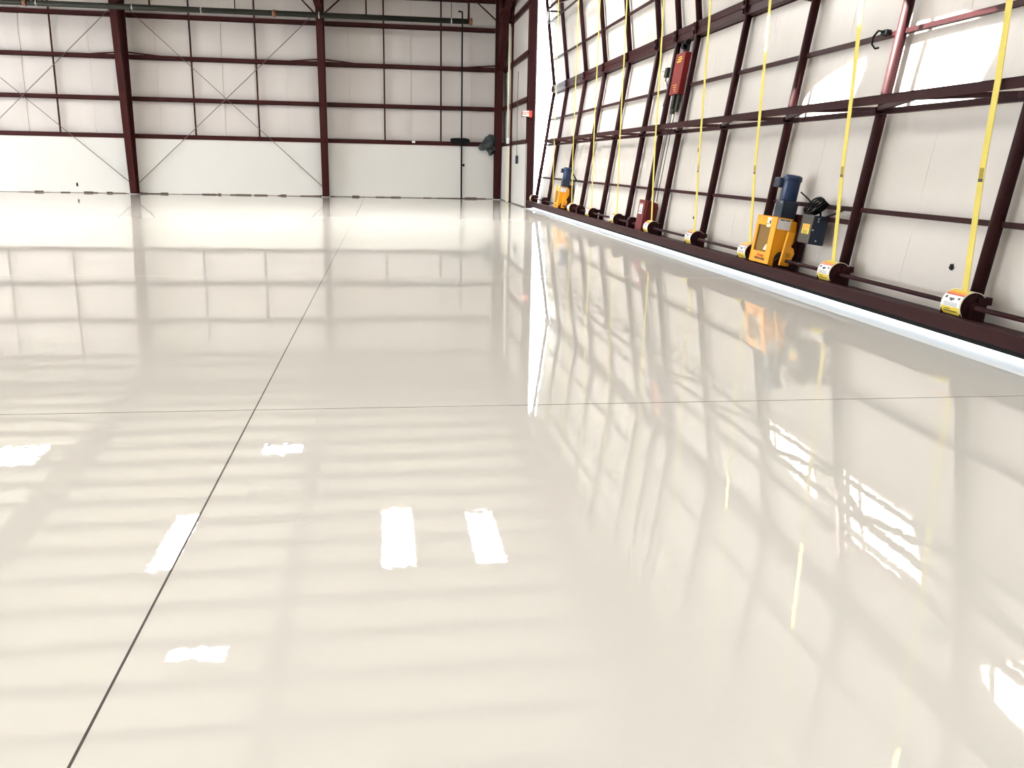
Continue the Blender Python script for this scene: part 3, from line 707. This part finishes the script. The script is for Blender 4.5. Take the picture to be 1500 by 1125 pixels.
light(-4.75, -3.55, 17.3, 17.75, 'short white ceiling light mirrored nearest, lower left of the floor')
for x in (-27, -20, -13, -6, 1):  # unseen lamps added as fill, placed where the floor does not mirror them
    for y in (-9, -2, 5):
        light(x-.45, x+.45, y-1.85, y+1.85, 'added unseen fill light under the roof behind the viewpoint', 'added fill lights behind the viewpoint', 'lamp_fill')
for x in (-28, -22):  # more unseen fill lamps, added past the left edge to brighten the hall
    for y in (14, 22, 30):
        light(x-.45, x+.45, y-1.85, y+1.85, 'added unseen fill light under the roof outside the left edge', 'added fill lights outside the left edge')

# ------------------------------------------------------------------ sun and sky
sl = bpy.data.lights.new('sun', 'SUN'); sl.energy = 40; sl.angle = math.radians(.25); sl.color = (1, .96, .90)
so = bpy.data.objects.new('sun', sl); COL.objects.link(so); so.rotation_euler = SUN.to_track_quat('-Z', 'Y').to_euler(); so.location = (0, 0, 30)
w = bpy.data.worlds.new('sky'); scn.world = w; w.use_nodes = True
wn = w.node_tree; bg = wn.nodes['Background']
tcw = wn.nodes.new('ShaderNodeTexCoord'); sxyz = wn.nodes.new('ShaderNodeSeparateXYZ'); rmp = wn.nodes.new('ShaderNodeMapRange')
rmp.inputs['From Min'].default_value = 0; rmp.inputs['From Max'].default_value = .6; rmp.inputs['To Min'].default_value = 18; rmp.inputs['To Max'].default_value = 5
wn.links.new(tcw.outputs['Generated'], sxyz.inputs[0]); wn.links.new(sxyz.outputs['Z'], rmp.inputs['Value']); wn.links.new(rmp.outputs[0], bg.inputs[1])
bg.inputs[0].default_value = (.80, .90, 1, 1)

# ------------------------------------------------------------------ camera
f_px, pitch, yaw, roll = 1273.09, .247910, .146971, .0213246
cam = bpy.data.cameras.new('camera'); cam.sensor_width = 36; cam.lens = 36*f_px/1500; cam.clip_end = 400; cam.clip_start = .05
co = bpy.data.objects.new('camera', cam); COL.objects.link(co)
cy, sy, cp, sp_ = math.cos(yaw), math.sin(yaw), math.cos(pitch), math.sin(pitch)
fw = V((sy*cp, cy*cp, -sp_)); rt = V((cy, -sy, 0)); up = rt.cross(fw)
r2 = rt*math.cos(roll)+up*math.sin(roll); u2 = up*math.cos(roll)-rt*math.sin(roll)
co.matrix_world = Matrix(((r2.x, u2.x, -fw.x, 0), (r2.y, u2.y, -fw.y, 0), (r2.z, u2.z, -fw.z, 1.45), (0, 0, 0, 1)))
scn.camera = co
scn.view_settings.view_transform = 'Standard'; scn.view_settings.look = 'None'; scn.view_settings.gamma = 1
scn.view_settings.use_curve_mapping = False
scn.view_settings.exposure = 0.82
scn.cycles.use_denoising = True
scn.cycles.max_bounces = 10; scn.cycles.diffuse_bounces = 6; scn.cycles.glossy_bounces = 5
scn.cycles.caustics_reflective = False; scn.cycles.caustics_refractive = False
scn.cycles.sample_clamp_indirect = 4
